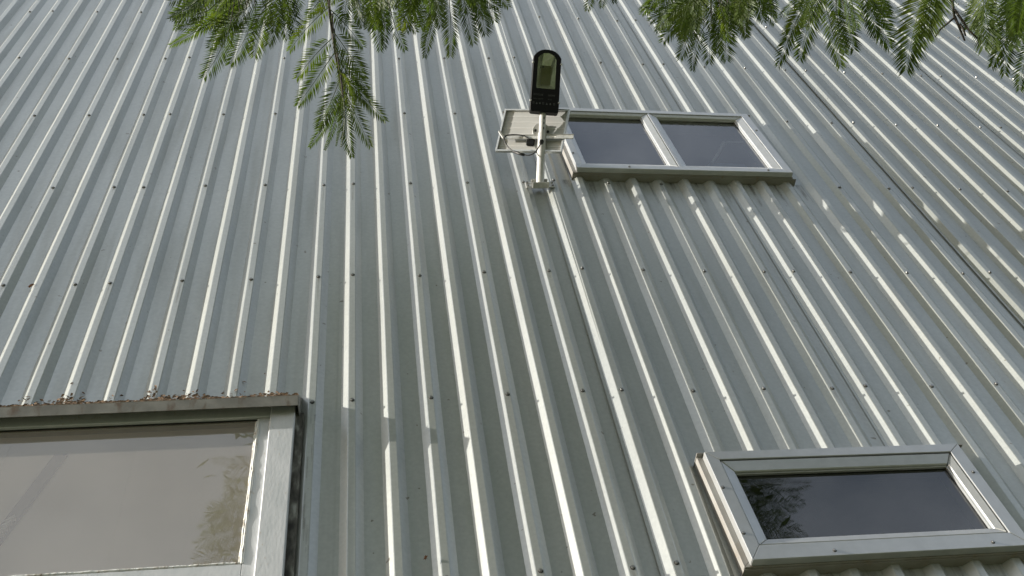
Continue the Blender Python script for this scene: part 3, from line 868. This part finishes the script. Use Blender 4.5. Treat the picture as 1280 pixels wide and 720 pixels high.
# dense dark bunch
AN.append(cluster(2.9, (890, -75), [
    (852, 8, 812, 27, 10), (865, 12, 829, 52, 13), (870, 28, 850, 73, 12), (880, 34, 866, 88, 9), (890, 35, 887, 78, 12), (905, 18, 908, 75, 15), (925, -8, 931, 38, 14),
    (946, -18, 951, 17, 12), (963, -26, 969, 22, 8), (900, 10, 897, 66, 13), (870, 5, 838, 40, 12)],
    (838, 950, -45, 12, 46, 40, 62, lambda f: 34 - 44 * f, lambda f: 44 + 12 * math.sin(3.1 * f) - 16 * max(0, f - .6), 13))[0])
AN.append(cluster(2.7, (1045, -75), [
    (1012, -6, 973, 82, 13), (1026, 4, 1000, 74, 15), (1032, 8, 1050, 83, 15), (1045, 8, 1056, 66, 13), (1056, 12, 1068, 62, 14), (1076, -6, 1112, 59, 16), (1086, -2, 1096, 45, 12), (1020, -12, 984, 50, 13), (1005, -25, 998, 12, 11)],
    (1005, 1100, -50, 2, 11, 42, 62, lambda f: 30 - 50 * f, lambda f: 40, 13))[0])
AN.append(cluster(2.35, (1180, -90), [(1168, -40, 1133, 88, 24), (1184, -34, 1158, 44, 20), (1172, -36, 1146, 60, 18)], jig=.05)[0])
AN.append(cluster(2.45, (1250, -90), [
    (1226, -34, 1229, 60, 20), (1242, -22, 1210, 36, 15), (1256, -4, 1256, 93, 15), (1270, -12, 1240, 83, 14), (1264, -22, 1277, 52, 16), (1294, 45, 1275, 112, 12), (1290, -10, 1268, 60, 15), (1235, 0, 1244, 62, 13)],
    (1215, 1290, -50, -4, 5, 45, 66, lambda f: 8 - 20 * f, lambda f: 40, 15))[0])
# bare twigs beside the right-hand fronds
tw_ = MB(); D0 = 2.35
for ps in ([(1188, -20), (1192, 14), (1193, 22), (1186, 28), (1176, 36), (1169, 46)], [(1193, 20), (1199, 34), (1206, 51)], [(1193, 12), (1203, 26), (1211, 38), (1222, 48)], [(1199, 30), (1204, 36), (1207, 45)], [(1180, -60), (1188, -20)]):
    tw_.tube([at(x, y, D0) for x, y in ps], [.0030 - .0018 * i / len(ps) for i in range(len(ps))], 6)
tw_.build('twig', M['twig'], tree, smooth=True)
# fronds higher up, mirrored in the panes
LR = (Vector((0, -.008, 0)), Vector((0, -1, 0)))
r1, _ = cluster(7.8, (905, 650), [(925, 622, 1012, 603, 13), (925, 640, 1006, 626, 14), (930, 655, 1008, 669, 13), (918, 600, 985, 590, 12), (935, 672, 1000, 676, 10), (915, 615, 975, 640, 14), (905, 600, 965, 612, 15), (920, 660, 970, 650, 13),
    (900, 620, 960, 600, 15), (900, 640, 965, 660, 15), (925, 626, 1000, 612, 14), (922, 634, 995, 634, 14), (926, 650, 1000, 658, 13), (912, 606, 975, 600, 14), (920, 645, 985, 645, 14), (905, 612, 955, 622, 15), (905, 650, 960, 672, 15), (915, 664, 990, 668, 12), (900, 630, 950, 640, 16), (900, 598, 950, 596, 15)], plane=REFL_R)
r2, _ = cluster(7.6, (360, 640), [(318, 585, 266, 576, 6), (320, 582, 286, 594, 12), (320, 600, 288, 612, 13), (322, 628, 262, 645, 14), (322, 650, 246, 682, 13), (322, 640, 252, 662, 13), (320, 625, 282, 622, 12), (310, 690, 244, 700, 12), (312, 670, 268, 690, 14), (316, 660, 275, 640, 13), (322, 585, 292, 580, 12), (324, 612, 284, 606, 13), (322, 655, 256, 672, 15), (322, 648, 262, 640, 14), (318, 700, 262, 704, 14), (320, 635, 268, 655, 15)], plane=LR, wide=1.5)
# limbs carrying the bunches, arching over the camera
top = Vector((-.55, -6.3, 5.0))
for i, a in enumerate(AN):
    mid = Vector((a.x * .8 - .1, -4.3 + .1 * (i % 3), 5.25 + .12 * (i % 2)))
    limb([top - Vector((0, 0, .25 * (i % 4))), top.lerp(mid, .5) + Vector((0, 0, .35)), mid, a.lerp(mid, .35) + Vector((0, 0, .16)), a], .045, .005)
for p in (r1, r2):
    limb([(-.55, -6.3, 5.2), (p.x * .4, -5.4, p.z * .8), (p.x * .9, -4.2, p.z + .5), p], .05, .006)
for c in ((.6, -7.6, 9.2), (2.4, -7.4, 9.0), (1.6, -8.0, 10.8), (1.6, -6.6, 8.2), (.2, -6.3, 8.6)):
    limb([(-.55, -6.3, 4.9), Vector((-.55, -6.3, 5.0)).lerp(Vector(c), .5) + Vector((0, 0, .4)), c], .08, .02)
# unseen crown of feathery sprays, enlarged to darken the wall's reflections
cw = MB(); kr = random.Random(3)
cl_ = []
for _ in range(420):
    v = Vector((kr.gauss(0, 1), kr.gauss(0, 1), kr.gauss(0, 1))).normalized() * (kr.random() ** .4)
    cl_.append(Vector((1.6 + v.x * 3.2, -6.0 + v.y * 2.4, 11.1 + v.z * 4.4)))
for c in cl_:
    for _ in range(80):
        p = c + Vector((kr.gauss(0, .30), kr.gauss(0, .30), kr.gauss(0, .22)))
        a = kr.uniform(0, 6.28); d = Vector((math.cos(a), math.sin(a), kr.uniform(-.8, .2))).normalized()
        s_ = d.cross(Vector((kr.uniform(-.4, .4), kr.uniform(-.4, .4), 1))).normalized()
        l = kr.uniform(.07, .13); w_ = kr.uniform(.018, .032)
        cw.f.append([cw.raw(p - d * l), cw.raw(p + s_ * w_), cw.raw(p + d * l), cw.raw(p - s_ * w_)])
def plain_build(mb, name, mat, parent):
    org = origin_of(parent); me = bpy.data.meshes.new(name); me.from_pydata([tuple(p - org) for p in mb.v], [], mb.f); me.materials.append(mat)
    o = bpy.data.objects.new(name, me); COL.objects.link(o); o.parent = parent; return o
tag(plain_build(cw, 'crown', M['leaf'], tree), kind='stuff')

# ------------------------------------------------------------------ unseen second tree, added to darken reflections in the wall
bt = empty('reflection_tree', (7.2, -8.6, 0), 'unseen bushy tree added to darken reflections at the right end of the metal wall', 'tree')
q = MB(); q.tube(spline([(7.2, -8.6, -.1), (7.25, -8.6, 2.0), (7.1, -8.5, 4.2), (7.2, -8.5, 6.4)]), [.24 - .15 * i / 18 for i in range(19)], 12); q.build('trunk', M['bark'], bt, smooth=True)
for c in ((4.9, -8.4, 6.6), (9.6, -8.6, 6.8), (6.2, -7.4, 7.2), (8.2, -9.4, 7.6)):
    q = MB(); q.tube(spline([(7.2, -8.55, 2.6), Vector((7.2, -8.55, 3.6)).lerp(Vector(c), .5) + Vector((0, 0, .3)), c]), [.09 - .07 * i / 12 for i in range(13)], 7); q.build('limb', M['bark'], bt, smooth=True)
cw = MB()
for _ in range(190):
    v = Vector((kr.gauss(0, 1), kr.gauss(0, 1), kr.gauss(0, 1))).normalized() * (kr.random() ** .4)
    c = Vector((7.3 + v.x * 3.6, -8.6 + v.y * 2.2, 6.3 + v.z * 3.1))
    for _ in range(70):
        p = c + Vector((kr.gauss(0, .30), kr.gauss(0, .30), kr.gauss(0, .24)))
        a = kr.uniform(0, 6.28); d = Vector((math.cos(a), math.sin(a), kr.uniform(-.8, .4))).normalized()
        s_ = d.cross(Vector((kr.uniform(-.8, .8), kr.uniform(-.8, .8), 1))).normalized()
        l = kr.uniform(.07, .12); w_ = kr.uniform(.03, .05)
        cw.f.append([cw.raw(p - d * l), cw.raw(p + s_ * w_), cw.raw(p + d * l), cw.raw(p - s_ * w_)])
tag(plain_build(cw, 'crown', M['leaf'], bt), kind='stuff')
